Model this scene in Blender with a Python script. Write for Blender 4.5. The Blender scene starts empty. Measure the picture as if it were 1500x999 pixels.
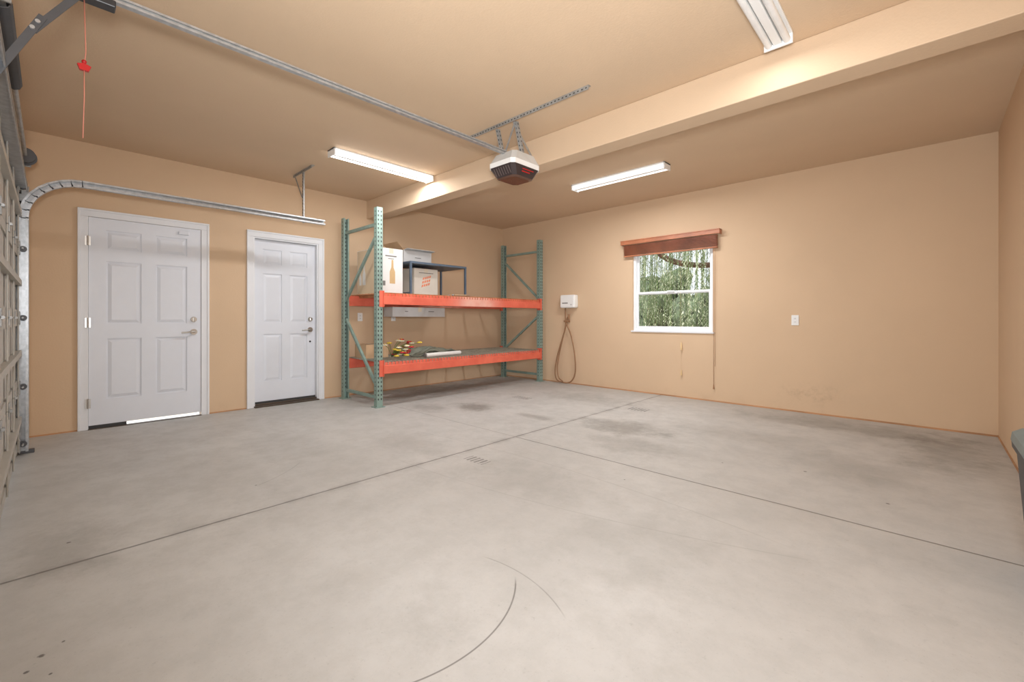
import bpy, bmesh, math, random
from mathutils import Vector, Matrix
random.seed(7)
scene = bpy.context.scene
scene.view_settings.view_transform = 'Standard'
scene.view_settings.look = 'None'

# ------------------------------------------------------------------ dims
XL, XR, YF, YB, H = -5.80, 0.452, -0.22, 5.83, 2.73

# ------------------------------------------------------------------ materials
def srgb(r, g, b):
    f = lambda c: (c/255/12.92) if c/255 <= 0.04045 else ((c/255+0.055)/1.055)**2.4
    return (f(r), f(g), f(b), 1)

class NT:
    def __init__(s, name):
        s.mat = bpy.data.materials.new(name); s.mat.use_nodes = True
        s.t = s.mat.node_tree; s.n = s.t.nodes; s.l = s.t.links
        s.b = s.n['Principled BSDF']
    def put(s, sock, v):
        if isinstance(v, bpy.types.NodeSocket): s.l.new(v, sock)
        elif v is not None: sock.default_value = v
    def M(s, op, a, b=None, c=None, clamp=False):
        n = s.n.new('ShaderNodeMath'); n.operation = op; n.use_clamp = clamp
        s.put(n.inputs[0], a)
        if b is not None: s.put(n.inputs[1], b)
        if c is not None: s.put(n.inputs[2], c)
        return n.outputs[0]
    def noise(s, vec, scale, detail=4, rough=0.55):
        n = s.n.new('ShaderNodeTexNoise'); s.put(n.inputs['Vector'], vec)
        n.inputs['Scale'].default_value = scale; n.inputs['Detail'].default_value = detail
        n.inputs['Roughness'].default_value = rough
        return n.outputs['Fac']
    def pos(s):
        return s.n.new('ShaderNodeNewGeometry').outputs['Position']
    def obj(s):
        return s.n.new('ShaderNodeTexCoord').outputs['Object']
    def xyz(s, v):
        n = s.n.new('ShaderNodeSeparateXYZ'); s.put(n.inputs[0], v); return n.outputs
    def mix(s, fac, a, b):
        n = s.n.new('ShaderNodeMix'); n.data_type = 'RGBA'
        s.put(n.inputs[0], fac); s.put(n.inputs[6], a); s.put(n.inputs[7], b)
        return n.outputs[2]
    def ramp(s, v, lo, hi, a=0.0, b=1.0):
        n = s.n.new('ShaderNodeMapRange'); n.clamp = True; n.interpolation_type = 'SMOOTHSTEP'
        s.put(n.inputs[0], v)
        for i, q in zip((1, 2, 3, 4), (lo, hi, a, b)): n.inputs[i].default_value = q
        return n.outputs[0]
    def bump(s, h, strength, dist):
        n = s.n.new('ShaderNodeBump'); n.inputs['Strength'].default_value = strength
        n.inputs['Distance'].default_value = dist; s.put(n.inputs['Height'], h)
        s.l.new(n.outputs[0], s.b.inputs['Normal'])

def simple(name, col, rough=0.5, metal=0.0, var=0.06, vscale=8, emis=None, estr=0, spec=None):
    m = NT(name)
    dark = tuple(c*(1-var*2) for c in col[:3])+(1,)
    n = m.noise(m.obj(), vscale)
    m.put(m.b.inputs['Base Color'], m.mix(m.ramp(n, .3, .7), dark, col))
    m.b.inputs['Roughness'].default_value = rough
    m.b.inputs['Metallic'].default_value = metal
    if spec is not None: m.b.inputs['Specular IOR Level'].default_value = spec
    if emis:
        m.b.inputs['Emission Color'].default_value = emis
        m.b.inputs['Emission Strength'].default_value = estr
    return m.mat

def wall_mat(name, col, stain=True, bumps=.25):
    m = NT(name); p = m.pos()
    n = m.ramp(m.noise(p, 1.3, 3), .3, .7)
    base = m.mix(n, tuple(c*.96 for c in col[:3])+(1,), col)
    if stain:
        x, y, z = m.xyz(p)
        dx = m.M('MULTIPLY', m.M('SUBTRACT', x, -.95), 1.0)
        dz = m.M('MULTIPLY', m.M('SUBTRACT', z, .22), 2.6)
        d = m.M('SQRT', m.M('ADD', m.M('MULTIPLY', dx, dx), m.M('MULTIPLY', dz, dz)))
        near = m.ramp(y, YB-.05, YB-.02)
        blob = m.M('MULTIPLY', m.M('MULTIPLY', m.ramp(d, .1, .45, 1, 0), m.ramp(m.noise(p, 14, 7, .7), .42, .72)), near)
        low = m.M('MULTIPLY', m.ramp(z, 0, .16, 1, 0), m.ramp(m.noise(p, 5, 6, .65), .45, .75))
        f = m.M('MULTIPLY', m.M('ADD', blob, m.M('MULTIPLY', low, .6), clamp=True), .24)
        base = m.mix(f, base, srgb(130, 104, 84))
    m.put(m.b.inputs['Base Color'], base)
    m.b.inputs['Roughness'].default_value = .75
    m.b.inputs['Specular IOR Level'].default_value = .25
    m.bump(m.noise(p, 70, 3), bumps, .003)
    return m.mat

WALLC = (0.650, 0.470, 0.312, 1)
mWall = wall_mat('wall_paint_tan', WALLC)
mCeil = wall_mat('ceiling_paint_tan', (0.645, 0.480, 0.328, 1), stain=False, bumps=.35)

def floor_mat():
    m = NT('concrete_floor'); p = m.pos(); x, y, z = m.xyz(p)
    n1 = m.ramp(m.noise(p, .8, 7, .68), .34, .66)
    n2 = m.ramp(m.noise(p, 5, 8, .75), .36, .68)
    n3 = m.noise(p, 120, 2)
    n4 = m.ramp(m.noise(p, 1.8, 8, .75), .50, .70)
    base = m.mix(n1, (0.455, 0.440, 0.418, 1), (0.52, 0.505, 0.483, 1))
    base = m.mix(m.M('MULTIPLY', n2, .40), base, (0.40, 0.385, 0.362, 1))
    base = m.mix(m.M('MULTIPLY', n4, .30), base, (0.33, 0.315, 0.295, 1))
    base = m.mix(m.M('MULTIPLY', m.ramp(m.noise(p, 38, 6, .75), .58, .72), .35), base, (0.26, 0.248, 0.235, 1))
    base = m.mix(m.M('MULTIPLY', m.ramp(n3, .62, .75), .25), base, (0.26, 0.245, 0.23, 1))
    def blob(cx, cy, rx, ry, s):
        nonlocal base
        dx = m.M('DIVIDE', m.M('SUBTRACT', x, cx), rx); dy = m.M('DIVIDE', m.M('SUBTRACT', y, cy), ry)
        d = m.M('SQRT', m.M('ADD', m.M('MULTIPLY', dx, dx), m.M('MULTIPLY', dy, dy)))
        d = m.M('ADD', d, m.M('MULTIPLY', m.M('SUBTRACT', m.noise(p, 4.5, 8, .75), .5), 2.0))
        f = m.ramp(d, .2, 1.0, 1, 0)
        base = m.mix(m.M('MULTIPLY', f, s), base, (0.18, 0.165, 0.145, 1))
    for b in [(-3.95, 3.5, .40, .30, .68), (-4.3, 3.1, .35, .25, .40), (-2.15, 3.85, .60, .34, .58), (-1.8, 3.35, .6, .35, .32),
              (-5.2, 4.2, .55, 1.7, .55), (-.6, 5.35, 1.3, .4, .42), (-3.3, 4.9, 1.0, .4, .3), (.1, 4.9, .4, .9, .45),
              (-3.2, 2.1, .5, .35, .22), (-1.9, 2.2, .7, .45, .2), (-2.9, .05, .5, .25, .3), (-3.05, 3.6, .35, .12, .45),
              (-1.0, 1.9, .5, .6, .14), (-3.9, 1.4, .7, .4, .16), (-.4, 3.9, .5, .5, .2), (-1.3, 4.3, .9, .3, .2)]:
        blob(*b)
    def rectmark(cx, cy, hx, hy):
        nonlocal base
        inx = m.M('LESS_THAN', m.M('ABSOLUTE', m.M('SUBTRACT', x, cx)), hx)
        iny = m.M('LESS_THAN', m.M('ABSOLUTE', m.M('SUBTRACT', y, cy)), hy)
        st = m.ramp(m.M('SINE', m.M('MULTIPLY', x, 2*math.pi/.04)), -.1, .3)
        f = m.M('MULTIPLY', m.M('MULTIPLY', inx, iny), m.M('MULTIPLY', st, m.ramp(m.noise(p, 14, 3), .25, .5)))
        base = m.mix(m.M('MULTIPLY', f, .8), base, (0.12, 0.11, 0.10, 1))
    for r in [(-2.45, 2.20, .10, .05), (-3.95, 4.35, .14, .07), (-2.45, 4.72, .12, .07)]: rectmark(*r)
    def spot(cx, cy, r):
        nonlocal base
        dx = m.M('SUBTRACT', x, cx); dy = m.M('SUBTRACT', y, cy)
        d = m.M('SQRT', m.M('ADD', m.M('MULTIPLY', dx, dx), m.M('MULTIPLY', dy, dy)))
        d = m.M('ADD', d, m.M('MULTIPLY', m.M('SUBTRACT', m.noise(p, 60, 3), .5), r*1.6))
        base = m.mix(m.ramp(d, r*.5, r, .8, 0), base, (0.07, 0.06, 0.055, 1))
    for q in [(-2.95, .06, .010), (-2.02, -.02, .010), (-1.96, -.05, .008), (-.30, 1.14, .010), (-.17, 3.3, .012), (-.62, 3.6, .012), (-3.1, .9, .008), (-1.9, .0, .006), (-2.06, .03, .006), (-1.45, 2.6, .007), (-1.1, 3.4, .008)]: spot(*q)
    wob = m.M('MULTIPLY', m.M('SUBTRACT', m.noise(p, 2.5, 3), .5), .012)
    jx = m.ramp(m.M('ABSOLUTE', m.M('SUBTRACT', m.M('ADD', x, wob), -2.685)), .002, .011, 1, 0)
    jy = m.ramp(m.M('ABSOLUTE', m.M('SUBTRACT', m.M('ADD', y, wob), 2.87)), .002, .010, 1, 0)
    jy = m.M('MULTIPLY', jy, m.ramp(x, -2.75, -2.66, .5, 1))
    j = m.M('MAXIMUM', jx, jy)
    jw = m.M('MULTIPLY', m.ramp(m.M('ABSOLUTE', m.M('SUBTRACT', x, -2.685)), .0, .07, 1, 0), m.ramp(m.noise(p, 5, 4), .35, .7))
    base = m.mix(m.M('MULTIPLY', jw, .4), base, (0.22, 0.20, 0.18, 1))
    base = m.mix(m.M('MULTIPLY', j, .8), base, (0.12, 0.11, 0.10, 1))
    def arc(cx, cy, r, w, bx, by, br, s):
        nonlocal base
        dx = m.M('SUBTRACT', x, cx); dy = m.M('SUBTRACT', y, cy)
        d = m.M('SQRT', m.M('ADD', m.M('MULTIPLY', dx, dx), m.M('MULTIPLY', dy, dy)))
        ln = m.ramp(m.M('ABSOLUTE', m.M('SUBTRACT', d, r)), w*.3, w, 1, 0)
        ex = m.M('SUBTRACT', x, bx); ey = m.M('SUBTRACT', y, by)
        e = m.M('SQRT', m.M('ADD', m.M('MULTIPLY', ex, ex), m.M('MULTIPLY', ey, ey)))
        f = m.M('MULTIPLY', m.M('MULTIPLY', ln, m.ramp(e, br*.8, br, 1, 0)), m.ramp(m.noise(p, 9, 4), .3, .5, .5, 1))
        base = m.mix(m.M('MULTIPLY', f, s), base, (0.12, 0.11, 0.10, 1))
    arc(-1.597, .915, .542, .0045, -1.1, .98, .37, .75)
    arc(-1.27, .70, .65, .004, -1.18, 1.33, .27, .4)
    arc(-4.0, .5, 1.0, .004, -3.2, 1.1, .25, .35)
    arc(-2.0, -6.0, 8.5, .006, -2.0, 2.4, 1.6, .2)
    arc(-3.0, 9.0, 7.2, .006, -1.6, 1.9, 1.4, .18)
    m.put(m.b.inputs['Base Color'], base)
    m.put(m.b.inputs['Roughness'], m.ramp(n2, 0, 1, .48, .66))
    m.b.inputs['Specular IOR Level'].default_value = .35
    h = m.M('SUBTRACT', m.M('MULTIPLY', m.noise(p, 30, 5), .15), j)
    m.bump(h, .35, .004)
    return m.mat
mFloor = floor_mat()

mWhite = simple('white_trim_paint', srgb(226, 227, 230), .45, var=.01)
mDoor = simple('white_door_paint', srgb(220, 223, 230), .42, var=.01)
mNickel = simple('satin_nickel', (.55, .53, .50, 1), .3, 1)
mGalv = simple('galvanized_steel', (.50, .51, .52, 1), .38, .6, var=.12, vscale=30)
mGalvD = simple('galvanized_steel_dull', (.44, .44, .43, 1), .5, .5, var=.15, vscale=20)
mHole = simple('punched_hole_dark', (.05, .05, .05, 1), .9)
mGreen = simple('rack_green_paint', srgb(136, 158, 148), .5, var=.1, vscale=12)
mWireO = simple('wire_deck_rusty', srgb(205, 140, 95), .5, .2, var=.15, vscale=14)
mWireG = simple('wire_deck_zinc', srgb(175, 170, 155), .45, .4, var=.15, vscale=14)
mCard = simple('cardboard', srgb(200, 166, 130), .8, var=.06)
mCardL = simple('cardboard_light', srgb(210, 202, 190), .75, var=.03)
mCardG = simple('cardboard_grey', srgb(198, 196, 194), .75, var=.03)
mCardW = simple('printed_white_card', srgb(222, 220, 216), .6, var=.02)
mCardT = simple('printed_tan_card', srgb(218, 194, 162), .6, var=.02)
mInkD = simple('ink_dark', srgb(120, 116, 112), .6)
mInkT = simple('ink_tan', srgb(200, 168, 122), .6)
mInkO = simple('ink_orange', srgb(226, 134, 98), .6)
mTape = simple('packing_tape', srgb(215, 202, 180), .3)
mTable = simple('blue_grey_steel', srgb(96, 112, 130), .45, .3, var=.08)
mRed = simple('red_plastic', srgb(180, 24, 28), .35)
mBlackP = simple('black_plastic', (.03, .03, .033, 1), .4)
mDarkG = simple('dark_grey_steel', (.10, .10, .105, 1), .5, .4)
mVent = simple('vent_slot_grey', srgb(110, 96, 92), .5)
mGreyP = simple('light_grey_plastic', srgb(208, 207, 204), .4)
mLens = simple('smoked_lens', srgb(96, 66, 52), .2)
mMaroon = simple('dark_front_panel', srgb(58, 48, 48), .35)
mPlate = simple('outlet_plate_white', srgb(236, 236, 234), .35, var=.01)
mHose = simple('brown_rubber_cable', srgb(150, 112, 80), .6)
mBlind = simple('wood_slat_brown', srgb(172, 106, 78), .4, var=.2, vscale=5)
mBlindL = simple('wood_valance_brown', srgb(190, 122, 88), .35, var=.15, vscale=5)
mVinyl = simple('white_vinyl', srgb(238, 240, 242), .35, var=.01)
mCord = simple('blind_cord', srgb(160, 115, 80), .7)
mTassel = simple('wood_tassel', srgb(230, 200, 150), .5)
mRope = simple('red_rope', srgb(200, 128, 108), .8)
mHousing = simple('fixture_white_enamel', srgb(236, 236, 234), .35, var=.01)
mGDoor = simple('garage_door_steel_white', srgb(180, 176, 168), .45, .1, var=.04)
mTeal = simple('bin_lid_grey_teal', srgb(112, 128, 130), .45)
mBin = simple('bin_body_charcoal', srgb(62, 64, 68), .5)
mTubeOn = simple('tube_on', (1, 1, 1, 1), .3, emis=(1, .98, .96, 1), estr=5)
mTubeMid = simple('tube_low', srgb(240, 240, 238), .3, emis=(1, .98, .95, 1), estr=1.1)
mTubeOff = simple('tube_off', srgb(236, 236, 234), .3)
mBase = simple('base_gap_brown', srgb(196, 146, 104), .8, var=.15, vscale=3)
mThresh = simple('bronze_threshold', srgb(92, 80, 70), .45, .5)
mAlu = simple('aluminium_sill', srgb(210, 210, 205), .5, .1)
mRubber = simple('weather_strip', (.05, .05, .05, 1), .7)
mBark = simple('willow_bark', srgb(112, 86, 70), .9, var=.25, vscale=6)
mShrub = simple('shrub_leaf', srgb(104, 120, 90), .8, var=.4, vscale=4)
mYard = simple('yard_ground', srgb(205, 196, 180), .9, var=.08, vscale=1)
mFlR = simple('petal_red', srgb(190, 40, 50), .7); mFlY = simple('petal_yellow', srgb(226, 196, 70), .7)
mFlW = simple('petal_cream', srgb(236, 226, 200), .7); mFlG = simple('stem_green', srgb(90, 120, 60), .7)
mCloth = simple('grey_green_tarp', srgb(140, 144, 130), .8, var=.15, vscale=9)

def beammat():
    m = NT('rack_orange_paint'); p = m.pos(); x, y, z = m.xyz(p)
    n = m.noise(p, 6)
    base = m.mix(m.ramp(n, .3, .7), srgb(212, 96, 74), srgb(226, 112, 88))
    glare = m.M('MULTIPLY', m.M('MULTIPLY', m.ramp(m.M('ABSOLUTE', m.M('SUBTRACT', y, 4.25)), .15, .6, 1, 0), m.ramp(z, 1.2, 1.25)), m.ramp(m.noise(p, 4, 4), .3, .6, .5, .85))  # pale light glare mid-beam, painted into the colour of the upper beams
    base = m.mix(m.M('MULTIPLY', glare, .75), base, srgb(230, 198, 182))
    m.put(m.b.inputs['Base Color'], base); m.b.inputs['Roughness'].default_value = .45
    return m.mat
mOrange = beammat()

def leafm():
    m = NT('willow_leaf'); n = m.noise(m.pos(), 2.2, 4, .6)
    m.put(m.b.inputs['Base Color'], m.mix(m.ramp(n, .38, .62), srgb(104, 120, 84), srgb(202, 208, 180)))
    m.b.inputs['Roughness'].default_value = .6
    return m.mat
mLeaf = leafm()
def glassm():
    m = NT('window_glass'); t = m.t
    tr = t.nodes.new('ShaderNodeBsdfTransparent'); gl = t.nodes.new('ShaderNodeBsdfGlossy'); gl.inputs['Roughness'].default_value = .02
    mx = t.nodes.new('ShaderNodeMixShader'); mx.inputs[0].default_value = .04
    t.links.new(tr.outputs[0], mx.inputs[1]); t.links.new(gl.outputs[0], mx.inputs[2])
    t.links.new(mx.outputs[0], t.nodes['Material Output'].inputs[0])
    return m.mat
mGlass = glassm()

# ------------------------------------------------------------------ geometry helpers
def link(o, parent=None):
    scene.collection.objects.link(o)
    if parent is not None: o.parent = parent
    return o
def group(name):
    e = bpy.data.objects.new(name, None); e.empty_display_size = .1
    return link(e)
class MB:
    def __init__(s): s.bm = bmesh.new(); s.mats = []
    def mi(s, mat):
        if mat not in s.mats: s.mats.append(mat)
        return s.mats.index(mat)
    def box(s, a, b, mat, bev=0, M=None):
        a = Vector(a); b = Vector(b)
        lo = Vector((min(a.x, b.x), min(a.y, b.y), min(a.z, b.z))); hi = Vector((max(a.x, b.x), max(a.y, b.y), max(a.z, b.z)))
        r = bmesh.ops.create_cube(s.bm, size=1)
        vs = r['verts']
        for v in vs:
            v.co = Vector(((v.co.x+.5)*(hi.x-lo.x)+lo.x, (v.co.y+.5)*(hi.y-lo.y)+lo.y, (v.co.z+.5)*(hi.z-lo.z)+lo.z))
        fs = set(f for v in vs for f in v.link_faces); k = s.mi(mat)
        for f in fs: f.material_index = k
        if bev > 0:
            es = list(set(e for v in vs for e in v.link_edges))
            rr = bmesh.ops.bevel(s.bm, geom=es, offset=bev, segments=2, affect='EDGES', profile=.5)
            for f in rr['faces']: f.material_index = k
    def prism(s, pts_lo, pts_hi, mat):
        k = s.mi(mat)
        A = [s.bm.verts.new(p) for p in pts_lo]; B = [s.bm.verts.new(p) for p in pts_hi]; n = len(A)
        fs = [s.bm.faces.new(A[::-1]), s.bm.faces.new(B)]
        for i in range(n): fs.append(s.bm.faces.new((A[i], A[(i+1) % n], B[(i+1) % n], B[i])))
        for f in fs: f.material_index = k
    def bar(s, p, q, w, t, mat, up=(0, 0, 1)):
        p = Vector(p); q = Vector(q); d = (q-p).normalized(); u = Vector(up)
        if abs(d.dot(u)) > .98: u = Vector((1, 0, 0))
        sx = d.cross(u).normalized(); sy = sx.cross(d).normalized()
        L = lambda c: [c+sx*a*w/2+sy*b*t/2 for a, b in ((-1, -1), (1, -1), (1, 1), (-1, 1))]
        s.prism(L(p), L(q), mat)
    def cyl(s, p, q, r, mat, seg=16, r2=None):
        p = Vector(p); q = Vector(q); d = (q-p).normalized()
        u = Vector((0, 0, 1)) if abs(d.z) < .95 else Vector((1, 0, 0))
        sx = d.cross(u).normalized(); sy = sx.cross(d).normalized(); r2 = r if r2 is None else r2
        L = lambda c, rr: [c+sx*math.cos(2*math.pi*i/seg)*rr+sy*math.sin(2*math.pi*i/seg)*rr for i in range(seg)]
        s.prism(L(p, r), L(q, r2), mat)
    def ball(s, c, r, mat, sc=(1, 1, 1), sub=2):
        rr = bmesh.ops.create_icosphere(s.bm, subdivisions=sub, radius=r); k = s.mi(mat)
        for v in rr['verts']: v.co = Vector((v.co.x*sc[0], v.co.y*sc[1], v.co.z*sc[2]))+Vector(c)
        for f in set(f for v in rr['verts'] for f in v.link_faces): f.material_index = k; f.smooth = True
    def tube(s, pts, r, mat, seg=8):
        pts = [Vector(p) for p in pts]; k = s.mi(mat); rings = []
        prev = None
        for i, p in enumerate(pts):
            d = (pts[min(i+1, len(pts)-1)]-pts[max(i-1, 0)]).normalized()
            if prev is None:
                u = Vector((0, 0, 1)) if abs(d.z) < .9 else Vector((1, 0, 0))
                prev = d.cross(u).normalized()
            sx = (prev-d*prev.dot(d)).normalized(); prev = sx; sy = d.cross(sx)
            rings.append([s.bm.verts.new(p+sx*math.cos(2*math.pi*j/seg)*r+sy*math.sin(2*math.pi*j/seg)*r) for j in range(seg)])
        for a, b in zip(rings, rings[1:]):
            for j in range(seg):
                f = s.bm.faces.new((a[j], a[(j+1) % seg], b[(j+1) % seg], b[j])); f.material_index = k; f.smooth = True
        for c in (rings[0][::-1], rings[-1]): s.bm.faces.new(c).material_index = k
    def done(s, name, parent=None):
        me = bpy.data.meshes.new(name); bmesh.ops.recalc_face_normals(s.bm, faces=s.bm.faces)
        s.bm.to_mesh(me); s.bm.free()
        for m in s.mats: me.materials.append(m)
        return link(bpy.data.objects.new(name, me), parent)
def smooth_pts(pts, n=8):
    P = [Vector(p) for p in pts]; out = []
    for i in range(len(P)-1):
        a = P[max(i-1, 0)]; b = P[i]; c = P[i+1]; d = P[min(i+2, len(P)-1)]
        for k in range(n):
            t = k/n
            out.append(.5*((2*b)+(c-a)*t+(2*a-5*b+4*c-d)*t*t+(3*b-a-3*c+d)*t**3))
    out.append(P[-1]); return out

def wall_boxes(mb, axis, n0, n1, a0, a1, z0, z1, holes, mat):
    us = sorted(set([a0, a1]+[h[0] for h in holes]+[h[1] for h in holes]))
    zs = sorted(set([z0, z1]+[h[2] for h in holes]+[h[3] for h in holes]))
    for i in range(len(us)-1):
        for j in range(len(zs)-1):
            cu = (us[i]+us[i+1])/2; cz = (zs[j]+zs[j+1])/2
            if any(h[0] < cu < h[1] and h[2] < cz < h[3] for h in holes): continue
            if axis == 'x': mb.box((n0, us[i], zs[j]), (n1, us[i+1], zs[j+1]), mat)
            else: mb.box((us[i], n0, zs[j]), (us[i+1], n1, zs[j+1]), mat)

# ------------------------------------------------------------------ room shell
D1 = (0.245, 1.145, 2.035); D2 = (1.655, 2.42, 2.035)
W = (-3.12, -2.0, 0.885, 2.06)
mb = MB(); wall_boxes(mb, 'x', XL-.15, XL, YF-.15, YB+.15, 0, H, [(D1[0], D1[1], 0, D1[2]), (D2[0], D2[1], 0, D2[2])], mWall); mb.done('wall_left')
mb = MB(); wall_boxes(mb, 'y', YB, YB+.15, XL, XR, 0, H, [(W[0], W[1], W[2], W[3])], mWall); mb.done('wall_back')
mb = MB(); mb.box((XR, YF-.15, 0), (XR+.15, YB+.15, H), mWall); mb.done('wall_right')
mb = MB(); wall_boxes(mb, 'y', YF-.15, YF, XL, XR, 0, H, [(-5.0, -.18, 0, 2.13)], mWall); mb.done('wall_front')
mb = MB(); mb.box((XL-.15, YF-.15, -.1), (XR+.15, YB+.15, 0), mFloor); mb.done('floor')
mb = MB(); mb.box((XL-.15, YF-.15, H), (XR+.15, YB+.15, H+.12), mCeil); mb.done('ceiling')
mb = MB(); mb.box((XL, 3.10, 2.475), (XR, 3.29, H), mCeil, .006); mb.done('ceiling_beam')
mb = MB(); mb.box((XL, YB-.006, 0), (XR, YB, .016), mBase); mb.done('base_gap_strip_back')  # thin strips added for the brown gap line, not real baseboards
mb = MB(); mb.box((XL, D2[1]+.09, 0), (XL+.006, YB, .012), mBase)
mb.box((XL, D1[1]+.07, 0), (XL+.006, D2[0]-.075, .012), mBase); mb.box((XL, YF, 0), (XL+.006, D1[0]-.07, .012), mBase); mb.done('base_gap_strip_left')
mb = MB(); mb.box((XR-.006, YF, 0), (XR, YB, .016), mBase); mb.done('base_gap_strip_right')

mb = MB(); mb.box((-40, -30, -.16), (40, 60, -.11), mYard); mb.box((-9, -1, -.11), (XL-.15, 6, -.012), mYard)
mb.box((-7, -6, -.11), (2, YF-.15, -.012), mYard); mb.done('yard_ground')

# ------------------------------------------------------------------ doors
def casing(mb, d, w=.07):
    y0, y1, zt = d; x = XL
    mb.box((x, y0-w, 0), (x+.016, y0+.004, zt-.004), mWhite, .004); mb.box((x, y1-.004, 0), (x+.016, y1+w, zt-.004), mWhite, .004)
    mb.box((x, y0-w, zt-.004), (x+.016, y1+w, zt+w), mWhite, .004)
    mb.box((x+.012, y0-w, 0), (x+.025, y0-w+.02, zt+w-.02), mWhite, .004); mb.box((x+.012, y1+w-.02, 0), (x+.025, y1+w, zt+w-.02), mWhite, .004)
    mb.box((x+.012, y0-w, zt+w-.02), (x+.025, y1+w, zt+w), mWhite, .004)
def leaf(mb, y0, y1, z0, z1, xf, th=.04):
    w = y1-y0; h = z1-z0
    mb.box((xf-th, y0, z0), (xf-.0115, y1, z1), mDoor)
    st = .125*w/.9; mid = .115*w/.9
    rows = [(.245, .84), (.985, 1.60), (1.715, 1.905)]
    rows = [(z0+a*h/2.02, z0+b*h/2.02) for a, b in rows]
    yc = (y0+y1)/2; cols = [(y0+st, yc-mid/2), (yc+mid/2, y1-st)]
    wall_boxes(mb, 'x', xf-.011, xf, y0, y1, z0, z1, [(c[0], c[1], r[0], r[1]) for c in cols for r in rows], mDoor)
    for c in cols:
        for r in rows:
            i = .035
            def loop(x, o): return [Vector((x, c[0]+o, r[0]+o)), Vector((x, c[1]-o, r[0]+o)), Vector((x, c[1]-o, r[1]-o)), Vector((x, c[0]+o, r[1]-o))]
            mb.prism(loop(xf-.0112, .012), loop(xf-.002, .012+i*.8), mDoor)
def lever(mb, x, y, z, dirn):
    mb.cyl((x, y, z), (x+.012, y, z), .032, mNickel, 24); mb.cyl((x+.01, y, z), (x+.05, y, z), .011, mNickel)
    mb.tube(smooth_pts([(x+.048, y+.005, z), (x+.052, y+dirn*.03, z+.002), (x+.05, y+dirn*.07, z-.004), (x+.046, y+dirn*.115, z-.008)], 5), .009, mNickel)
def deadbolt(mb, x, y, z):
    mb.cyl((x, y, z), (x+.018, y, z), .03, mNickel, 24, .026); mb.box((x+.016, y-.006, z-.018), (x+.034, y+.006, z+.018), mNickel, .003)

g = group('door_1')
mb = MB(); casing(mb, D1); mb.box((XL-.15, D1[0], 0), (XL-.045, D1[0]+.012, D1[2]), mWhite); mb.box((XL-.15, D1[1]-.012, 0), (XL-.045, D1[1], D1[2]), mWhite); mb.box((XL-.15, D1[0], D1[2]-.012), (XL-.045, D1[1], D1[2]), mWhite); mb.done('casing', g)
mb = MB(); leaf(mb, D1[0]+.006, D1[1]-.006, .036, D1[2]-.006, XL+.004); mb.box((XL-.03, D1[0]+.006, .004), (XL-.0, D1[0]+.28, .036), mRubber); mb.done('leaf', g)
mb = MB(); lever(mb, XL+.004, 1.075, .915, -1); deadbolt(mb, XL+.004, 1.075, 1.05)
for z in (.25, 1.02, 1.80): mb.cyl((XL+.024, D1[0]+.0, z-.045), (XL+.024, D1[0]+.0, z+.045), .008, mNickel); mb.box((XL+.016, D1[0]-.02, z-.045), (XL+.02, D1[0]+.02, z+.045), mNickel)
mb.box((XL+.004, .94, 1.955), (XL+.03, 1.03, 1.985), mDoor, .004)
mb.done('hardware', g)
mb = MB(); mb.box((XL-.15, D1[0], -.005), (XL-.02, D1[1], .004), mAlu); mb.box((XL-.02, D1[0], -.005), (XL+.03, D1[1], .006), mThresh); mb.done('threshold', g)

g = group('door_2')
mb = MB(); casing(mb, D2)
mb.box((XL-.13, D2[0], 0), (XL+.002, D2[0]+.018, D2[2]-.018), mWhite); mb.box((XL-.13, D2[1]-.018, 0), (XL+.002, D2[1], D2[2]-.018), mWhite); mb.box((XL-.13, D2[0], D2[2]-.018), (XL+.002, D2[1], D2[2]), mWhite); mb.done('casing', g)
mb = MB(); leaf(mb, D2[0]+.02, D2[1]-.02, .055, D2[2]-.022, XL-.055); mb.box((XL-.09, D2[0]+.02, .035), (XL-.05, D2[1]-.02, .054), mRubber); mb.done('leaf', g)
mb = MB(); lever(mb, XL-.055, 2.335, .915, -1); deadbolt(mb, XL-.055, 2.335, 1.05); mb.cyl((XL-.055, 2.335, .76), (XL-.05, 2.335, .76), .012, mBlackP); mb.done('hardware', g)
mb = MB(); mb.box((XL-.13, D2[0]+.018, 0), (XL-.005, D2[1]-.018, .034), mThresh, .004); mb.box((XL-.02, D2[0]+.005, 0), (XL+.05, D2[1]-.005, .016), mThresh, .004); mb.done('threshold', g)

# ------------------------------------------------------------------ window
g = group('window_1')
x0, x1, z0, z1 = W; ym = YB+.06; zm = 1.42
mb = MB()
def rect(mb, xa, xb, za, zb, t, ya, yb, mat):
    mb.box((xa, ya, za), (xa+t, yb, zb), mat, .003); mb.box((xb-t, ya, za), (xb, yb, zb), mat, .003)
    mb.box((xa+t, ya, za), (xb-t, yb, za+t), mat, .003); mb.box((xa+t, ya, zb-t), (xb-t, yb, zb), mat, .003)
rect(mb, x0, x1, z0, z1, .035, YB+.03, YB+.12, mVinyl)
mb.done('frame', g)
mb = MB(); rect(mb, x0+.035, x1-.035, z0+.035, zm+.02, .03, YB+.045, YB+.075, mVinyl); mb.box((x0+.5, YB+.03, zm+.005), (x0+.6, YB+.05, zm+.025), mVinyl, .003); mb.done('lower_sash', g)
mb = MB(); rect(mb, x0+.035, x1-.035, zm-.02, z1-.035, .028, YB+.08, YB+.105, mVinyl); mb.done('upper_sash', g)
mb = MB(); mb.box((x0+.06, YB+.058, z0+.06), (x1-.06, YB+.061, zm), mGlass); mb.box((x0+.06, YB+.09, zm), (x1-.06, YB+.093, z1-.06), mGlass); mb.done('glass', g)
mb = MB(); mb.box((x0-.02, YB-.018, z0-.02), (x1+.02, YB+.04, z0+.002), mWhite, .004); mb.done('sill', g)

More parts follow.
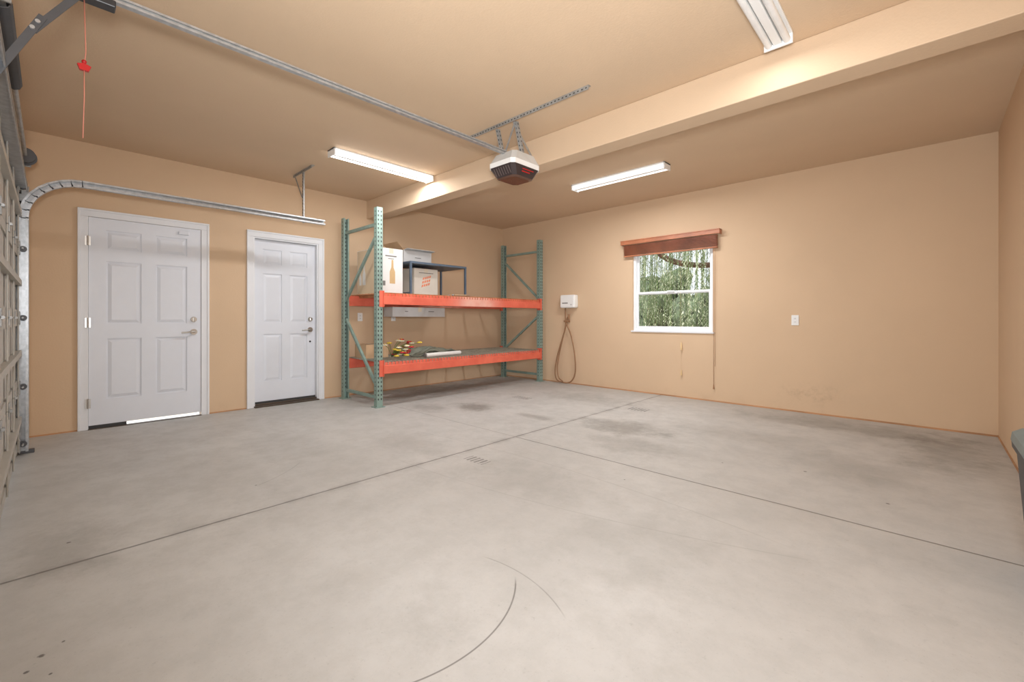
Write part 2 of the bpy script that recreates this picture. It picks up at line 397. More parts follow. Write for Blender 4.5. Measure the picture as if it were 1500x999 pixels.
g = group('window_blind')
mb = MB(); bx0, bx1 = -3.27, -1.89
mb.box((bx0, YB-.085, 2.125), (bx1, YB-.07, 2.185), mBlindL, .004); mb.box((bx0, YB-.07, 2.125), (bx0+.012, YB, 2.185), mBlindL); mb.box((bx1-.012, YB-.07, 2.125), (bx1, YB, 2.185), mBlindL)
mb.box((bx0, YB-.092, 2.172), (bx1, YB, 2.187), mBlindL, .003); mb.done('valance', g)
mb = MB()
for i in range(14):
    z = 1.978+i*.0105
    dy = random.uniform(-.006, .006)
    mb.box((bx0+.04, YB-.065+dy, z), (bx1-.04, YB-.012+dy, z+.005), mBlind, .001)
mb.box((bx0+.04, YB-.066, 1.952), (bx1-.04, YB-.010, 1.970), mBlindL, .004); mb.done('stacked_slats', g)
mb = MB(); mb.tube([(-1.985, YB-.03, 2.09), (-1.985, YB-.02, 1.2), (-1.985, YB-.012, .2)], .0025, mCord, 6)
mb.tube([(-1.965, YB-.03, 2.09), (-1.968, YB-.02, 1.2), (-1.968, YB-.012, .45)], .0018, mCord, 6)
mb.cyl((-1.985, YB-.012, .16), (-1.985, YB-.012, .22), .009, mCord, 10, .004)
mb.tube([(-2.40, YB-.04, 1.95), (-2.402, YB-.03, 1.2), (-2.40, YB-.014, .30)], .0008, mTassel, 5)
mb.cyl((-2.4, YB-.018, .64), (-2.4, YB-.018, .74), .013, mTassel, 12, .007); mb.cyl((-2.4, YB-.018, .30), (-2.4, YB-.018, .37), .013, mTassel, 12, .007)
mb.done('pull_cords', g)

# ------------------------------------------------------------------ outside
g = group('willow_tree')
mb = MB()
mb.tube(smooth_pts([(-2.2, 12.5, -.12), (-2.25, 12.3, 1.5), (-2.2, 12, 3.2), (-2.6, 11.4, 5)], 5), .24, mBark, 10)
mb.tube(smooth_pts([(-2.25, 12.3, 3.0), (-2.6, 11.2, 2.75), (-3.1, 10.2, 2.30), (-3.7, 9.6, 2.22), (-4.3, 9.4, 2.45), (-4.8, 9.3, 3.1)], 6), .06, mBark, 8)
mb.tube(smooth_pts([(-2.2, 12, 3.3), (-4.0, 10.5, 4.2), (-6, 9.8, 4.5)], 6), .07, mBark, 8)
mb.tube(smooth_pts([(-3.1, 10.2, 2.3), (-3.0, 9.6, 2.45), (-2.7, 9.2, 2.9)], 5), .035, mBark, 8)
mb.done('trunk', g)
mb = MB(); k = mb.mi(mLeaf)
for s in range(430):
    sx = random.uniform(-7.5, -1.0); sy = random.uniform(8.0, 12.5)
    top = random.uniform(3.6, 4.8); bot = random.uniform(.1, 1.9); z = top
    if 9.2 > sy and random.random() < .45: bot = random.uniform(1.7, 2.2)
    px, py = sx, sy; dx = random.uniform(-.05, .05)
    mb.bar((px, py, top), (px+dx*(top-bot), py, bot), .006, .006, mFlG)
    while z > bot:
        a = random.uniform(0, 2*math.pi); L = random.uniform(.05, .10); wd = random.uniform(.007, .012)
        c = Vector((px+dx*(top-z), py, z)); d = Vector((math.cos(a)*.55, math.sin(a)*.55, -.8)).normalized()
        sd = d.cross(Vector((math.sin(a*3), math.cos(a*2), .3))).normalized()
        vs = [mb.bm.verts.new(q) for q in (c, c+d*L*.5+sd*wd, c+d*L, c+d*L*.5-sd*wd)]
        mb.bm.faces.new(vs).material_index = k
        z -= random.uniform(.02, .04)
mb.done('hanging_foliage', g)
g = group('hedge')
mb = MB(); random.seed(3)
for i in range(110):
    x = -17+i*.2; r = random.uniform(.35, .75)
    mb.ball((x, 18+random.uniform(-.5, .5), random.uniform(.3, 3.2)), r, mShrub, sub=3)
mb.box((-17, 18.2, -.11), (5, 18.8, 1.9), mShrub)
o = mb.done('hedge_foliage', g)
tx = bpy.data.textures.new('hedge_noise', 'CLOUDS'); tx.noise_scale = .12
md = o.modifiers.new('leafy', 'DISPLACE'); md.texture = tx; md.strength = .35

# ------------------------------------------------------------------ pallet rack
g = group('pallet_rack')
XF, XBk = -4.77, -5.62; YA, YBk = 2.70, 5.70; PH = 2.385; pw = .075
def post(mb, x, y, face):
    t = .006
    xo = x+face*pw/2
    mb.box((xo-face*t, y-pw/2, .006), (xo, y+pw/2, PH), mGreen)
    for sy in (-1, 1):
        mb.box((xo-face*.07, y+sy*pw/2, .006), (xo-face*t, y+sy*(pw/2-t), PH), mGreen)
        mb.box((xo-face*.07, y+sy*(pw/2-t), .006), (xo-face*(.07-t), y+sy*(pw/2-.02), PH), mGreen)
    mb.box((x-.06, y-.06, 0), (x+.06, y+.06, .008), mGreen)
    z = .1
    while z < PH-.03:
        for sy in (-.019, .019):
            for side in (0, 1):
                xx = xo+face*(.0006 if side == 0 else -t-.0006); a = .008
                mb.prism([Vector((xx-.0004, y+sy-a*.7, z-.013)), Vector((xx-.0004, y+sy+a*.7, z-.013)), Vector((xx-.0004, y+sy+a, z+.007)), Vector((xx-.0004, y+sy, z+.012)), Vector((xx-.0004, y+sy-a, z+.007))],
                         [Vector((xx+.0004, y+sy-a*.7, z-.013)), Vector((xx+.0004, y+sy+a*.7, z-.013)), Vector((xx+.0004, y+sy+a, z+.007)), Vector((xx+.0004, y+sy, z+.012)), Vector((xx+.0004, y+sy-a, z+.007))], mHole)
        for sy in (-1, 1):
            mb.box((xo-face*.044, y+sy*(pw/2+.0006), z-.008), (xo-face*.032, y+sy*(pw/2-t-.0006), z+.008), mHole)
        z += .0508
def frame(y, name, flip):
    mb = MB(); post(mb, XF, y, 1); post(mb, XBk, y, -1); mb.done(name+'_posts', g)
    mb = MB(); a, b = XBk+.03, XF-.03
    for z in (2.19, .115): mb.bar((a, y, z), (b, y, z), .03, .035, mGreen)
    if not flip:
        mb.bar((a, y, 1.30), (b, y, 2.07), .028, .032, mGreen); mb.bar((a, y, 1.05), (b, y, .24), .028, .032, mGreen)
    else:
        mb.bar((a, y, 2.07), (b, y, 1.40), .028, .032, mGreen); mb.bar((a, y, .52), (b, y, 1.10), .028, .032, mGreen)
    mb.done(name+'_braces', g)
frame(YA, 'near_frame', False); frame(YBk, 'far_frame', True)
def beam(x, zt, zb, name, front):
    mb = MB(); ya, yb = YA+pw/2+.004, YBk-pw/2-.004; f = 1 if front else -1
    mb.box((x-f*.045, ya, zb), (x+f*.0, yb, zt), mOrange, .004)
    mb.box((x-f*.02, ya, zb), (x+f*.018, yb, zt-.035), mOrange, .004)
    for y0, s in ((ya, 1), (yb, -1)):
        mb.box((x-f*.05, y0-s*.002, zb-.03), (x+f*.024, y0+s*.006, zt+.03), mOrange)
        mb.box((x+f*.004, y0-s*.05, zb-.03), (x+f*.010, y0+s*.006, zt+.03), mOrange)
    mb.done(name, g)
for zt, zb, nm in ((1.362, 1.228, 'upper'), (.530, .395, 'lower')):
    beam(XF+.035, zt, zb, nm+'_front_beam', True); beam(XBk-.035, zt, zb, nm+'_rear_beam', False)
    mb = MB(); mw = mWireO if nm == 'upper' else mWireG
    ya, yb = YA+.06, YBk-.06
    y = ya; r = .0030
    while y <= yb:
        mb.bar((XBk-.04, y, zt+.004), (XF+.04, y, zt+.004), 2*r, 2*r, mw)
        mb.bar((XF+.042, y, zt+.004), (XF+.042, y, zt-.03), 2*r, 2*r, mw)
        y += .05
    x = XBk-.03
    while x < XF+.045:
        mb.bar((x, ya, zt+.009), (x, yb, zt+.009), 2*r, 2*r, mw); x += .075
    for q in range(9):
        yy = ya+.15+q*(yb-ya-.3)/8; mb.box((XBk, yy-.018, zt-.03), (XF, yy+.018, zt), mw)
    mb.done(nm+'_wire_deck', g)
UZ = 1.362+.0125; LZ = .530+.0125

# ------------------------------------------------------------------ things on the rack
def carton(name, a, b, mat, flaps=False, deco=None, sidemat=None):
    g = group(name); mb = MB(); t = .005; sm = sidemat or mat
    mb.box((a[0]+t, a[1]+t, a[2]), (b[0]-t, b[1]-t, a[2]+t), mat)
    mb.box(a, (a[0]+t, b[1], b[2]), mat); mb.box((b[0]-t, a[1]+t, a[2]), b, mat)
    mb.box((a[0]+t, a[1], a[2]), (b[0], a[1]+t, b[2]), sm); mb.box((a[0]+t, b[1]-t, a[2]), (b[0]-t, b[1], b[2]), mat)
    if not flaps:
        ym = (a[1]+b[1])/2
        mb.box((a[0], a[1], b[2]), (b[0], ym-.002, b[2]+t), mat); mb.box((a[0], ym+.002, b[2]), (b[0], b[1], b[2]+t), mat)
        mb.box((a[0]-.0006, ym-.03, b[2]+t), (b[0]+.0006, ym+.03, b[2]+t+.0006), mTape)
        mb.box((b[0]+.0001, ym-.03, b[2]-.06), (b[0]+.0008, ym+.03, b[2]+t), mTape)
    else:
        h = .10
        mb.bar((a[0], (a[1]+b[1])/2, b[2]), (a[0]-.03, (a[1]+b[1])/2, b[2]+h), b[1]-a[1], t, mCard, up=(1, 0, 0))
        mb.bar((b[0], (a[1]+b[1])/2, b[2]), (b[0]+.09, (a[1]+b[1])/2, b[2]+.01), b[1]-a[1], t, mat, up=(0, 0, 1))
        mb.bar(((a[0]+b[0])/2, a[1], b[2]), ((a[0]+b[0])/2, a[1]-.10, b[2]+.10), b[0]-a[0], t, mCard, up=(0, 0, 1))
        mb.bar(((a[0]+b[0])/2, b[1], b[2]), ((a[0]+b[0])/2, b[1]+.09, b[2]+.03), b[0]-a[0], t, mCard, up=(0, 0, 1))
    mb.done('carton_body', g)
    if deco:
        mb = MB(); deco(mb); mb.done('printing', g)
    return g
def bottle(mb, x, y, z, s, mat, ax):
    pts = [(-.5, 0), (.5, 0), (.5, .5), (.2, .68), (.16, 1), (-.16, 1), (-.2, .68), (-.5, .5)]
    if ax == 'x':
        A = [Vector((x, y+p[0]*s*.26, z+p[1]*s)) for p in pts]; mb.prism(A, [v+Vector((.0015, 0, 0)) for v in A], mat)
    else:
        A = [Vector((x+p[0]*s*.26, y, z+p[1]*s)) for p in pts]; mb.prism(A, [v+Vector((0, -.0015, 0)) for v in A], mat)
def deco1(mb):
    bottle(mb, -4.95, 3.0, UZ+.13, .30, mInkT, 'x')
    mb.box((-4.95, 2.90, UZ+.47), (-4.9485, 3.06, UZ+.485), mInkD); mb.box((-4.95, 2.94, UZ+.44), (-4.9485, 3.02, UZ+.448), mInkD)
    mb.box((-4.95, 2.86, UZ+.10), (-4.9485, 2.9, UZ+.16), mInkD)
    bottle(mb, -5.34, 2.82, UZ+.12, .28, mCardW, 'y'); bottle(mb, -5.44, 2.82, UZ+.12, .20, mCardW, 'y')
carton('cardboard_box', (-5.52, 2.82, UZ), (-4.95, 3.15, UZ+.57), mCardW, deco=deco1, sidemat=mCardT)
def deco2(mb):
    x = -5.15
    for i in range(4):
        for j in range(3):
            a = 3.58+i*.036+j*.010; b = UZ+.12+j*.052+i*.010
            A = [Vector((x, a, b)), Vector((x, a+.026, b+.010)), Vector((x, a+.034, b+.044)), Vector((x, a+.008, b+.034))]
            mb.prism(A, [v+Vector((.0015, 0, 0)) for v in A], mInkO)
    mb.box((x, 3.54, UZ+.32), (x+.0015, 3.78, UZ+.33), mInkD)
carton('cardboard_box', (-5.52, 3.46, UZ), (-5.15, 3.86, UZ+.38), mCardL, deco=deco2)
carton('cardboard_box', (-5.58, 3.34, UZ+.458), (-5.22, 3.80, UZ+.63), mCardG, flaps=True,
       deco=lambda mb: mb.box((-5.22, 3.52, UZ+.53), (-5.2185, 3.62, UZ+.54), mInkD))
carton('cardboard_box', (-5.60, 3.25, 1.085), (-5.36, 4.15, 1.215), mCardG,
       deco=lambda mb: (mb.box((-5.36, 3.45, 1.155), (-5.3585, 3.50, 1.165), mInkD), mb.box((-5.36, 3.85, 1.155), (-5.3585, 3.95, 1.165), mInkD)))

g = group('metal_side_table')
mb = MB(); tx0, tx1, ty0, ty1, tz = -5.62, -5.0, 3.30, 4.28, UZ+.455
mb.box((tx0, ty0, tz-.03), (tx1, ty1, tz), mTable, .004)
mb.done('table_top', g); mb = MB()
for x in (tx0+.015, tx1-.015):
    for y in (ty0+.015, ty1-.015): mb.box((x-.013, y-.013, UZ), (x+.013, y+.013, tz-.03), mTable)
for y in (ty0+.015, ty1-.015): mb.box((tx0+.03, y-.01, UZ+.02), (tx1-.03, y+.01, UZ+.04), mTable)
mb.box((tx0, ty0+.03, UZ+.02), (tx0+.02, ty1-.03, UZ+.04), mTable); mb.done('legs', g)

g = group('tool_tray')
mb = MB(); mb.box((-5.1, 3.95, UZ), (-4.86, 4.22, UZ+.012), mDarkG)
for i in range(4): mb.cyl((-5.07+i*.05, 3.98, UZ+.022), (-5.0+i*.04, 4.18, UZ+.022), .010, mCard if i % 2 else mGalv, 8)
mb.done('tray', g)

g = group('artificial_flower_bouquet')
mb = MB(); random.seed(11)
c0 = Vector((-5.05, 3.05, LZ+.02))
for i in range(30):
    d = Vector((random.uniform(-.08, .28), random.uniform(-.08, .24), random.uniform(.02, .22)))
    e = c0+d; mid = c0+d*.5+Vector((0, 0, .04)); mb.tube([c0, mid, e], .003, mFlG, 5)
    m = random.choice([mFlR, mFlY, mFlW, mFlW, mFlR, mFlY])
    for k in range(6):
        a = k*math.pi/3; mb.ball(e+Vector((math.cos(a)*.019, math.sin(a)*.019, 0)), .018, m, (1, 1, .6), 1)
    mb.ball(e+Vector((0, 0, .006)), .012, mFlY, sub=1)
mb.done('flowers', g)
g = group('folded_tarp')
mb = MB(); k = mb.mi(mCloth); NX, NY = 22, 30; vs = []
for i in range(NX+1):
    row = []
    for j in range(NY+1):
        x = -5.45+.5*i/NX; y = 3.38+.75*j/NY+.04*math.sin(i*.6)
        z = LZ+.012+.09*abs(math.sin(i*.45+j*.18))*math.sin(math.pi*j/NY)+.02*random.random()*math.sin(math.pi*j/NY)
        row.append(mb.bm.verts.new((x, y, z)))
    vs.append(row)
for i in range(NX):
    for j in range(NY):
        f = mb.bm.faces.new((vs[i][j], vs[i+1][j], vs[i+1][j+1], vs[i][j+1])); f.material_index = k; f.smooth = True
o = mb.done('tarp_cloth', g); sm = o.modifiers.new('thick', 'SOLIDIFY'); sm.thickness = .006
g = group('poster_roll')
mb = MB(); mb.cyl((-4.82, 3.42, LZ+.03), (-4.88, 4.05, LZ+.03), .028, mCardW, 16, .028); mb.cyl((-4.82, 3.40, LZ+.03), (-4.82, 3.42, LZ+.03), .03, mInkD, 16); mb.done('roll', g)
carton('cardboard_box', (-5.55, 2.80, LZ), (-5.25, 3.12, LZ+.17), mCard)

# ------------------------------------------------------------------ wall fittings
def outlet(axis, p):
    g = group('wall_outlet'); mb = MB(); x, y, z = p
    if axis == 'y':
        mb.box((x-.036, y-.007, z-.058), (x+.036, y, z+.058), mPlate, .003)
        for dz in (-.02, .02):
            mb.box((x-.017, y-.010, z+dz-.015), (x+.017, y-.006, z+dz+.015), mPlate, .002)
            for dx in (-.006, .006): mb.box((x+dx-.0012, y-.0106, z+dz-.006), (x+dx+.0012, y-.0098, z+dz+.006), mHole)
    else:
        mb.box((x, y-.036, z-.058), (x+.007, y+.036, z+.058), mPlate, .003)
        for dz in (-.02, .02):
            mb.box((x+.006, y-.017, z+dz-.015), (x+.010, y+.017, z+dz+.015), mPlate, .002)
            for dy in (-.006, .006): mb.box((x+.0098, y+dy-.0012, z+dz-.006), (x+.0106, y+dy+.0012, z+dz+.006), mHole)
    mb.done('plate', g)
outlet('y', (-1.10, YB, 1.04)); outlet('x', (XL, 3.0, 1.08)); outlet('x', (XL, 3.53, 1.08))
g = group('door_opener_button'); mb = MB(); mb.box((XL, 2.78, 1.58), (XL+.02, 2.84, 1.70), mGreyP, .004); mb.box((XL+.019, 2.795, 1.61), (XL+.024, 2.825, 1.66), mDarkG, .002); mb.done('button_body', g)

g = group('wall_charger')
mb = MB(); mb.box((-4.36, YB-.11, 1.23), (-4.07, YB, 1.44), mPlate, .022); mb.box((-4.31, YB-.113, 1.30), (-4.2, YB-.109, 1.315), mInkD)
mb.box((-4.15, YB-.113, 1.27), (-4.12, YB-.109, 1.29), mGreyP); mb.done('charger_body', g)
mb = MB(); Y = YB-.05
mb.tube(smooth_pts([(-4.29, Y, 1.24), (-4.29, Y, 1.12), (-4.27, Y-.02, 1.0), (-4.27, Y-.02, .93), (-4.33, Y-.02, .75), (-4.43, Y-.03, .45), (-4.47, Y-.04, .2), (-4.43, Y-.05, .06), (-4.30, Y-.05, .022), (-4.15, Y-.05, .05), (-4.07, Y-.04, .2), (-4.09, Y-.03, .5), (-4.17, Y-.02, .8), (-4.24, Y-.02, .95), (-4.26, Y, 1.05), (-4.22, Y, 1.1)], 7), .011, mHose)
mb.tube(smooth_pts([(-4.25, Y-.03, 1.0), (-4.30, Y-.035, .8), (-4.38, Y-.04, .5), (-4.42, Y-.045, .25), (-4.39, Y-.05, .1), (-4.30, Y-.06, .04)], 6), .009, mHose)
mb.box((-4.30, Y-.04, 1.0), (-4.23, YB, 1.03), mHose, .004); mb.cyl((-4.22, Y, 1.04), (-4.22, Y, 1.13), .018, mHose, 12)
mb.done('cable_loop', g)

# ------------------------------------------------------------------ fluorescent fixtures
def fixture(p0, p1, mt):
    g = group('fluorescent_light'); p0 = Vector(p0); p1 = Vector(p1); d = (p1-p0).normalized(); s = Vector((-d.y, d.x, 0))
    def bx(mb, a, b, w0, w1, z0, z1, mat, bev=.003):
        A = p0+d*a+s*w0; B = p0+d*b+s*w1; mb.box((A.x, A.y, z0), (B.x, B.y, z1), mat, bev)
    L = (p1-p0).length; mb = MB()
    bx(mb, 0, L, -.075, .075, H-.016, H, mHousing); bx(mb, .005, L-.005, -.022, .022, H-.055, H-.014, mHousing)
    bx(mb, 0, .014, -.075, .075, H-.07, H, mHousing); bx(mb, L-.014, L, -.075, .075, H-.07, H, mHousing); mb.done('housing', g)
    mb = MB()
    for w in (-.047, .047): mb.cyl(p0+d*.014+s*w+Vector((0, 0, H-.045)), p0+d*(L-.014)+s*w+Vector((0, 0, H-.045)), .019, mt, 20)
    mb.done('tubes', g)
fixture((-4.26, 1.90, 0), (-4.26, 3.08, 0), mTubeOn)
fixture((-3.24, 4.56, 0), (-2.03, 4.56, 0), mTubeMid)
fixture((-.645, 1.76, 0), (-.645, 2.97, 0), mTubeOff)

# ------------------------------------------------------------------ garage door, tracks, opener
g = group('garage_door')
mb = MB(); gx0, gx1 = -5.04, -.14; sec = 2.13/4
for i in range(4):
    za = .05 if i == 0 else i*sec+.004; zb = (i+1)*sec-.002
    mb.box((gx0, -.218, za), (gx1, -.180, zb), mGDoor, .003)
mb.done('sections', g); mb = MB()
for i in range(4):
    za, zb = (i*sec if i else .05), (i+1)*sec-.002
    mb.box((gx0, -.18, zb-.06), (gx1, -.172, zb), mGDoor); mb.box((gx0, -.18, za), (gx1, -.172, za+.06), mGDoor)
    mb.box((gx0, -.18, (za+zb)/2-.02), (gx1, -.150, (za+zb)/2+.02), mGDoor)
    n = 9
    for k in range(n):
        x = gx0+.03+k*(gx1-gx0-.06)/(n-1); mb.box((x-.03, -.171, za), (x+.03, -.164, zb), mGDoor, .002)
mb.box((gx0, -.18, 2.06), (gx1, -.12, 2.07), mGalv); mb.box((gx0, -.125, 2.04), (gx1, -.12, 2.09), mGalv)
mb.done('stiles_and_struts', g); mb = MB()
for i in range(5):
    z = min(max(i*sec, .09), 2.08)
    for x in (gx0+.03, gx1-.03):
        mb.box((x-.03, -.164, z-.05), (x+.03, -.158, z+.05), mGalvD, .002); mb.cyl((x, -.145, z), (x-(.09 if x < -2 else -.09), -.145, z), .006, mGalvD)
        xr = x-(.07 if x < -2 else -.07); mb.cyl((xr-.012, -.145, z), (xr+.012, -.145, z), .022, mDarkG, 14)
    if 0 < i < 4:
        for k in range(1, 8):
            x = gx0+.03+k*(gx1-gx0-.06)/8; mb.box((x-.02, -.164, z-.045), (x+.02, -.158, z+.045), mGalvD, .002); mb.cyl((x-.02, -.155, z), (x+.02, -.155, z), .008, mGalvD, 10)
mb.done('hinges_and_rollers', g)
mb = MB(); mb.box((gx0, -.215, .032), (gx1, -.19, .05), mRubber)
mb.done('bottom_seal', g)

def perf(mb, p, q, w, mat, up):
    p = Vector(p); q = Vector(q); mb.bar(p, q, w, .003, mat, up=up)
    d = (q-p); L = d.length; d.normalize(); n = int(L/.035)
    for i in range(n):
        c = p+d*(.02+i*.035); mb.bar(c-d*.007, c+d*.007, w*.3, .0042, mHole, up=up)
def track(xc, s, yend, yh):
    g = group('garage_door_track'); mb = MB(); yv = -.145; R = .33; zt = 2.175
    pts = [(yv, .03), (yv, zt-R)]
    for i in range(1, 9):
        a = math.pi/2*i/8; pts.append((yv+R-R*math.cos(a), zt-R+R*math.sin(a)))
    pts.append((yend, zt+.0))
    w = .026
    for i in range(len(pts)-1):
        a = Vector((0, pts[i][0], pts[i][1])); b = Vector((0, pts[i+1][0], pts[i+1][1])); d = (b-a).normalized(); n = Vector((0, -d.z, d.y))
        e = d*.003
        X = Vector((xc, 0, 0))
        mb.bar(a-e+X, b+e+X, .004, 2*w, mGalv, up=n)
        for q in (-1, 1):
            mb.bar(a-e+X+n*q*w-Vector((s*.016, 0, 0)), b+e+X+n*q*w-Vector((s*.016, 0, 0)), .036, .004, mGalv, up=n)
            mb.bar(a-e+X+n*q*(w-.006)-Vector((s*.034, 0, 0)), b+e+X+n*q*(w-.006)-Vector((s*.034, 0, 0)), .004, .014, mGalv, up=n)
    mb.done('track_rail', g)
    mb = MB()
    mb.box((xc+s*.03, YF+.001, .02), (xc+s*.07, YF+.005, 2.1), mGalvD); mb.box((xc+s*.027, YF+.001, .02), (xc+s*.031, yv+.03, 2.1), mGalvD)
    for k in range(24): mb.box((xc+s*.0255, -.175, .08+k*.085), (xc+s*.0325, -.155, .11+k*.085), mHole)
    for z in (.3, 1.0, 1.7): mb.box((xc, yv-.02, z-.02), (xc+s*.03, yv+.02, z+.02), mGalvD)
    mb.box((xc+s*.01, yv-.03, 0), (xc+s*.05, yv+.06, .03), mDarkG, .004)
    mb.done('wall_angle', g)
    mb = MB()
    perf(mb, (xc-.25, yh, H-.002), (xc+.27, yh, H-.002), .035, mGalvD, (0, 0, 1))
    perf(mb, (xc-.25, yh-.018, H-.018), (xc+.27, yh-.018, H-.018), .035, mGalvD, (0, 1, 0))
    perf(mb, (xc+s*.012, yh, H), (xc+s*.012, yh, zt-.03), .035, mGalvD, (0, 1, 0))
    perf(mb, (xc+s*.012-.03, yh+.018, H), (xc+s*.012-.03, yh+.018, zt-.03), .02, mGalvD, (1, 0, 0))
    mb.bar((xc-.22, yh-.01, H-.02), (xc+s*.01, yh-.01, zt+.25), .02, .003, mGalvD, up=(0, 1, 0))
    mb.done('ceiling_hanger', g)
track(-5.12, -1, 2.20, 1.97); track(-.06, 1, 1.7, 1.4)

g = group('torsion_spring')
mb = MB(); zt = 2.33; yt = -.135
mb.cyl((-5.22, yt, zt), (.04, yt, zt), .0127, mGalvD, 14)
for x in (-5.12, -.06):
    mb.cyl((x-.03, yt, zt), (x+.03, yt, zt), .05, mDarkG, 24); mb.cyl((x-.035, yt, zt), (x-.028, yt, zt), .065, mDarkG, 24); mb.cyl((x+.028, yt, zt), (x+.035, yt, zt), .058, mDarkG, 24)
    mb.box((x-.06 if x < -2 else x+.05, YF, zt-.07), (x-.05 if x < -2 else x+.06, yt+.03, zt+.05), mGalvD)
mb.box((-2.66, YF, zt-.12), (-2.58, YF+.006, zt+.12), mGalvD); mb.box((-2.625, YF, zt-.03), (-2.615, yt+.03, zt+.03), mGalvD)
mb.done('shaft_and_drums', g)
mb = MB()
for x0_, x1_ in ((-3.6, -2.68), (-2.56, -1.64)):
    pts = []; n = int((x1_-x0_)/.008)
    for i in range(n*8+1):
        a = i/8*2*math.pi; pts.append((x0_+(x1_-x0_)*i/(n*8), yt+.028*math.cos(a), zt+.028*math.sin(a)))
    mb.tube(pts, .0034, mDarkG, 4)
mb.done('spring_coils', g)

g = group('garage_door_opener')
RX, RZ = -2.62, 2.475
mb = MB()
mb.box((RX-.015, -.16, RZ-.015), (RX+.015, 2.68, RZ-.011), mGalv); mb.box((RX-.015, -.16, RZ+.011), (RX+.015, 2.68, RZ+.015), mGalv)
mb.box((RX-.004, -.16, RZ-.011), (RX+.004, 2.68, RZ+.011), mGalvD); mb.box((RX+.011, -.16, RZ-.011), (RX+.015, 2.68, RZ-.005), mGalv); mb.box((RX+.011, -.16, RZ+.005), (RX+.015, 2.68, RZ+.011), mGalv)
mb.box((RX-.025, YF, RZ-.05), (RX+.025, -.162, RZ+.06), mGalvD, .003)
mb.done('rail', g)
mb = MB(); OZ = .035
def rr(z, hx, ya, yb, c=.03):
    z += OZ
    return [Vector((RX-hx+c, ya, z)), Vector((RX+hx-c, ya, z)), Vector((RX+hx, ya+c, z)), Vector((RX+hx, yb-c, z)), Vector((RX+hx-c, yb, z)), Vector((RX-hx+c, yb, z)), Vector((RX-hx, yb-c, z)), Vector((RX-hx, ya+c, z))]
mb.prism(rr(2.355, .152, 2.615, 2.97), rr(2.435, .125, 2.66, 2.93), mGreyP)
mb.prism(rr(2.315, .152, 2.61, 2.97), rr(2.355, .152, 2.61, 2.97), mPlate)
mb.prism(rr(2.235, .115, 2.67, 2.92), rr(2.315, .147, 2.615, 2.965), mMaroon)
mb.prism(rr(2.225, .095, 2.69, 2.90), rr(2.235, .115, 2.67, 2.92), mLens)
mb.done('motor_housing', g)
mb = MB()
def facept(y, t): return Vector((RX+.115+.032*t+.002, y, OZ+2.235+.08*t))
for ya, yb, ta, tb in ((2.74, 2.84, .40, .50), (2.74, 2.88, .66, .74)):
    A = [facept(ya, ta), facept(yb, ta), facept(yb, tb), facept(ya, tb)]; mb.prism(A, [v+Vector((.002, 0, 0)) for v in A], mRed)
for k in range(7):
    x = RX-.085+k*.028
    mb.bar((x, 2.67-.055*.15-.002, OZ+2.247), (x, 2.67-.055*.85-.002, OZ+2.303), .005, .003, mVent, up=(0, 1, 0))
mb.done('front_vents_and_stripe', g)
mb = MB()
ya = 2.66
perf(mb, (-3.06, ya, H-.002), (-1.76, ya, H-.002), .03, mGalvD, (0, 0, 1)); perf(mb, (-3.06, ya-.015, H-.018), (-1.76, ya-.015, H-.018), .03, mGalvD, (0, 1, 0))
for x in (RX-.11, RX+.11):
    perf(mb, (x, ya+.02, H-.02), (x, ya+.10, 2.44), .028, mGalvD, (0, 1, 0)); perf(mb, (x+.014, ya+.034, H-.02), (x+.014, ya+.114, 2.44), .026, mGalvD, (1, 0, 0))
mb.bar((RX+.12, ya+.01, H-.03), (RX-.10, ya+.09, 2.47), .02, .003, mGalvD, up=(0, 1, 0))
mb.bar((RX+.11, ya, H-.03), (RX+.11, 2.9, 2.46), .02, .003, mGalvD, up=(1, 0, 0))
mb.done('ceiling_hangers', g)
mb = MB()
mb.box((RX-.03, .02, RZ-.05), (RX+.03, .20, RZ-.018), mBlackP, .005); mb.box((RX-.028, .05, RZ-.018), (RX+.028, .17, RZ+.03), mBlackP, .004)
mb.bar((RX, .08, RZ-.045), (RX, -.05, 2.22), .026, .005, mDarkG, up=(1, 0, 0)); mb.bar((RX+.006, -.02, 2.29), (RX+.006, -.16, 1.98), .026, .005, mDarkG, up=(1, 0, 0))
for t in (0, 1): mb.cyl((RX-.01, -.035-.015*t, 2.26-.03*t), (RX+.016, -.035-.015*t, 2.26-.03*t), .008, mGalv, 8)
mb.box((RX-.03, -.175, 1.93), (RX+.03, -.155, 2.03), mGalvD, .003)
mb.tube([(RX, .10, RZ-.05), (RX+.003, .105, 2.2), (RX, .10, 2.14)], .0022, mRope, 6); mb.tube([(RX, .10, 2.14), (RX+.006, .10, 2.0), (RX, .096, 1.83)], .0020, mRope, 6)
hp = [(.078, 2.142), (.086, 2.120), (.114, 2.120), (.122, 2.142), (.10, 2.150)]
mb.prism([Vector((RX-.008, a, b)) for a, b in hp], [Vector((RX+.008, a, b)) for a, b in hp], mRed)
mb.ball((RX, .1, 2.158), .009, mRed)
mb.done('trolley_arm_and_release', g)

# ------------------------------------------------------------------ bin
g = group('trash_bin')
mb = MB()
def loopb(z, o): return [Vector((.262+o, 2.45+o, z)), Vector((.440-o*.2, 2.45+o, z)), Vector((.440-o*.2, 2.90-o, z)), Vector((.262+o, 2.90-o, z))]
mb.prism(loopb(0, .045), loopb(.52, .012), mBin); mb.prism(loopb(.50, .002), loopb(.53, .0), mBin)
mb.done('bin_body', g); mb = MB()
mb.prism(loopb(.53, -.002), loopb(.565, .002), mTeal); mb.prism(loopb(.565, .002), loopb(.59, .03), mTeal)
mb.box((.30, 2.6, .588), (.40, 2.75, .60), mTeal, .004); mb.done('bin_lid', g)

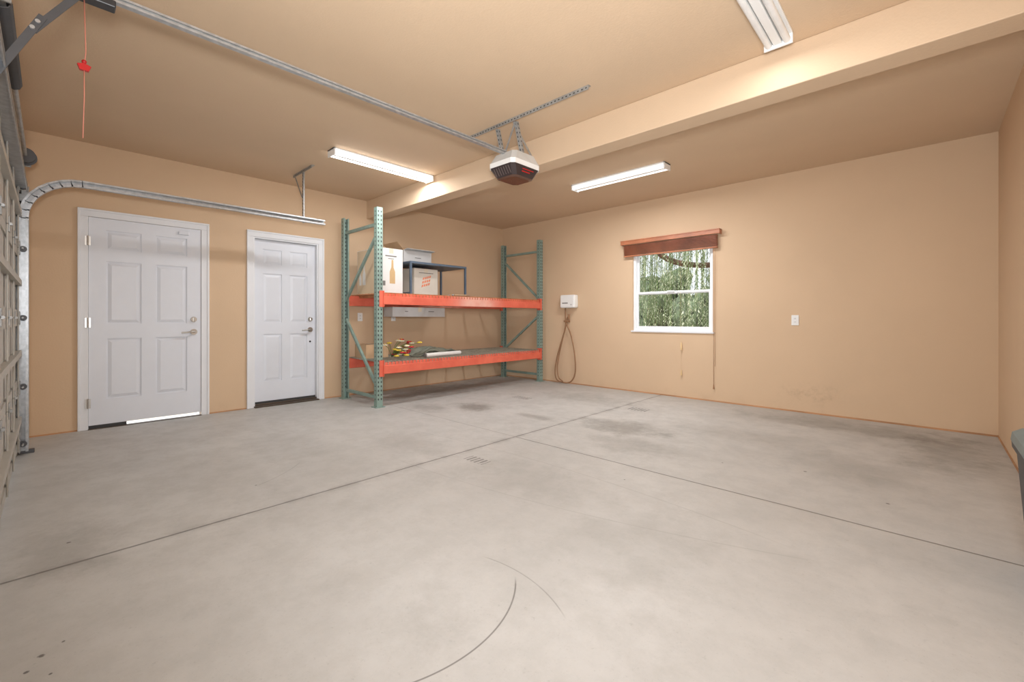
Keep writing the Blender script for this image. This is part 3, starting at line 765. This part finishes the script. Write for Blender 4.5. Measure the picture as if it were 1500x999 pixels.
# ------------------------------------------------------------------ lights
COOL = (.94, .97, 1)
def area(name, loc, rot, sx, sy, e, col=COOL, spread=math.pi):
    l = bpy.data.lights.new(name, 'AREA'); l.shape = 'RECTANGLE'; l.size = sx; l.size_y = sy; l.energy = e; l.color = col; l.spread = spread
    o = bpy.data.objects.new(name, l); o.location = loc; o.rotation_euler = rot; link(o); return o
area('unlit_fixture_fill', (-4.26, 2.49, H-.075), (0, 0, 0), .14, 1.15, 30)
area('unlit_fixture_fill', (-2.63, 4.56, H-.075), (0, 0, 0), 1.15, .14, 46)
area('unlit_fixture_fill', (-.645, 2.37, H-.075), (0, 0, 0), .14, 1.15, 9)  # added fill under the third fixture, whose own tubes are off
o = area('offscreen_fill', (.1, -.05, 1.2), (0, 0, 0), .5, .5, 74, spread=2.5)  # added fill light beside the camera, out of frame, to even out the room
o.rotation_euler = (Vector((-2.5, 4.6, 2.2))-Vector(o.location)).to_track_quat('-Z', 'Y').to_euler()
o = area('offscreen_bounce_fill', (-.1, -.08, 1.4), (0, 0, 0), .4, .2, 48, spread=2.5)  # second added fill, out of frame, aimed up to brighten by ceiling bounce
o.rotation_euler = (Vector((-3.4, 2.0, H))-Vector(o.location)).to_track_quat('-Z', 'Y').to_euler()
s = bpy.data.lights.new('sun', 'SUN'); s.energy = 6; s.angle = .01; s.color = (1, .97, .93)
o = bpy.data.objects.new('sun', s); link(o); o.rotation_euler = Vector((.60, .42, -.68)).to_track_quat('-Z', 'Y').to_euler()
w = bpy.data.worlds.new('sky'); scene.world = w; w.use_nodes = True
bg = w.node_tree.nodes['Background']; bg.inputs[0].default_value = (.90, .95, 1, 1); bg.inputs[1].default_value = 1.4

# ------------------------------------------------------------------ camera
c = bpy.data.cameras.new('camera'); co = bpy.data.objects.new('camera', c); link(co)
c.sensor_width = 36; c.lens = 642.56/1500*36; c.shift_y = -(499.5-466.49)/1500; c.clip_start = .02
co.location = (0, 0, 1.06); co.rotation_euler = (math.radians(90), 0, math.radians(43.53))
scene.camera = co
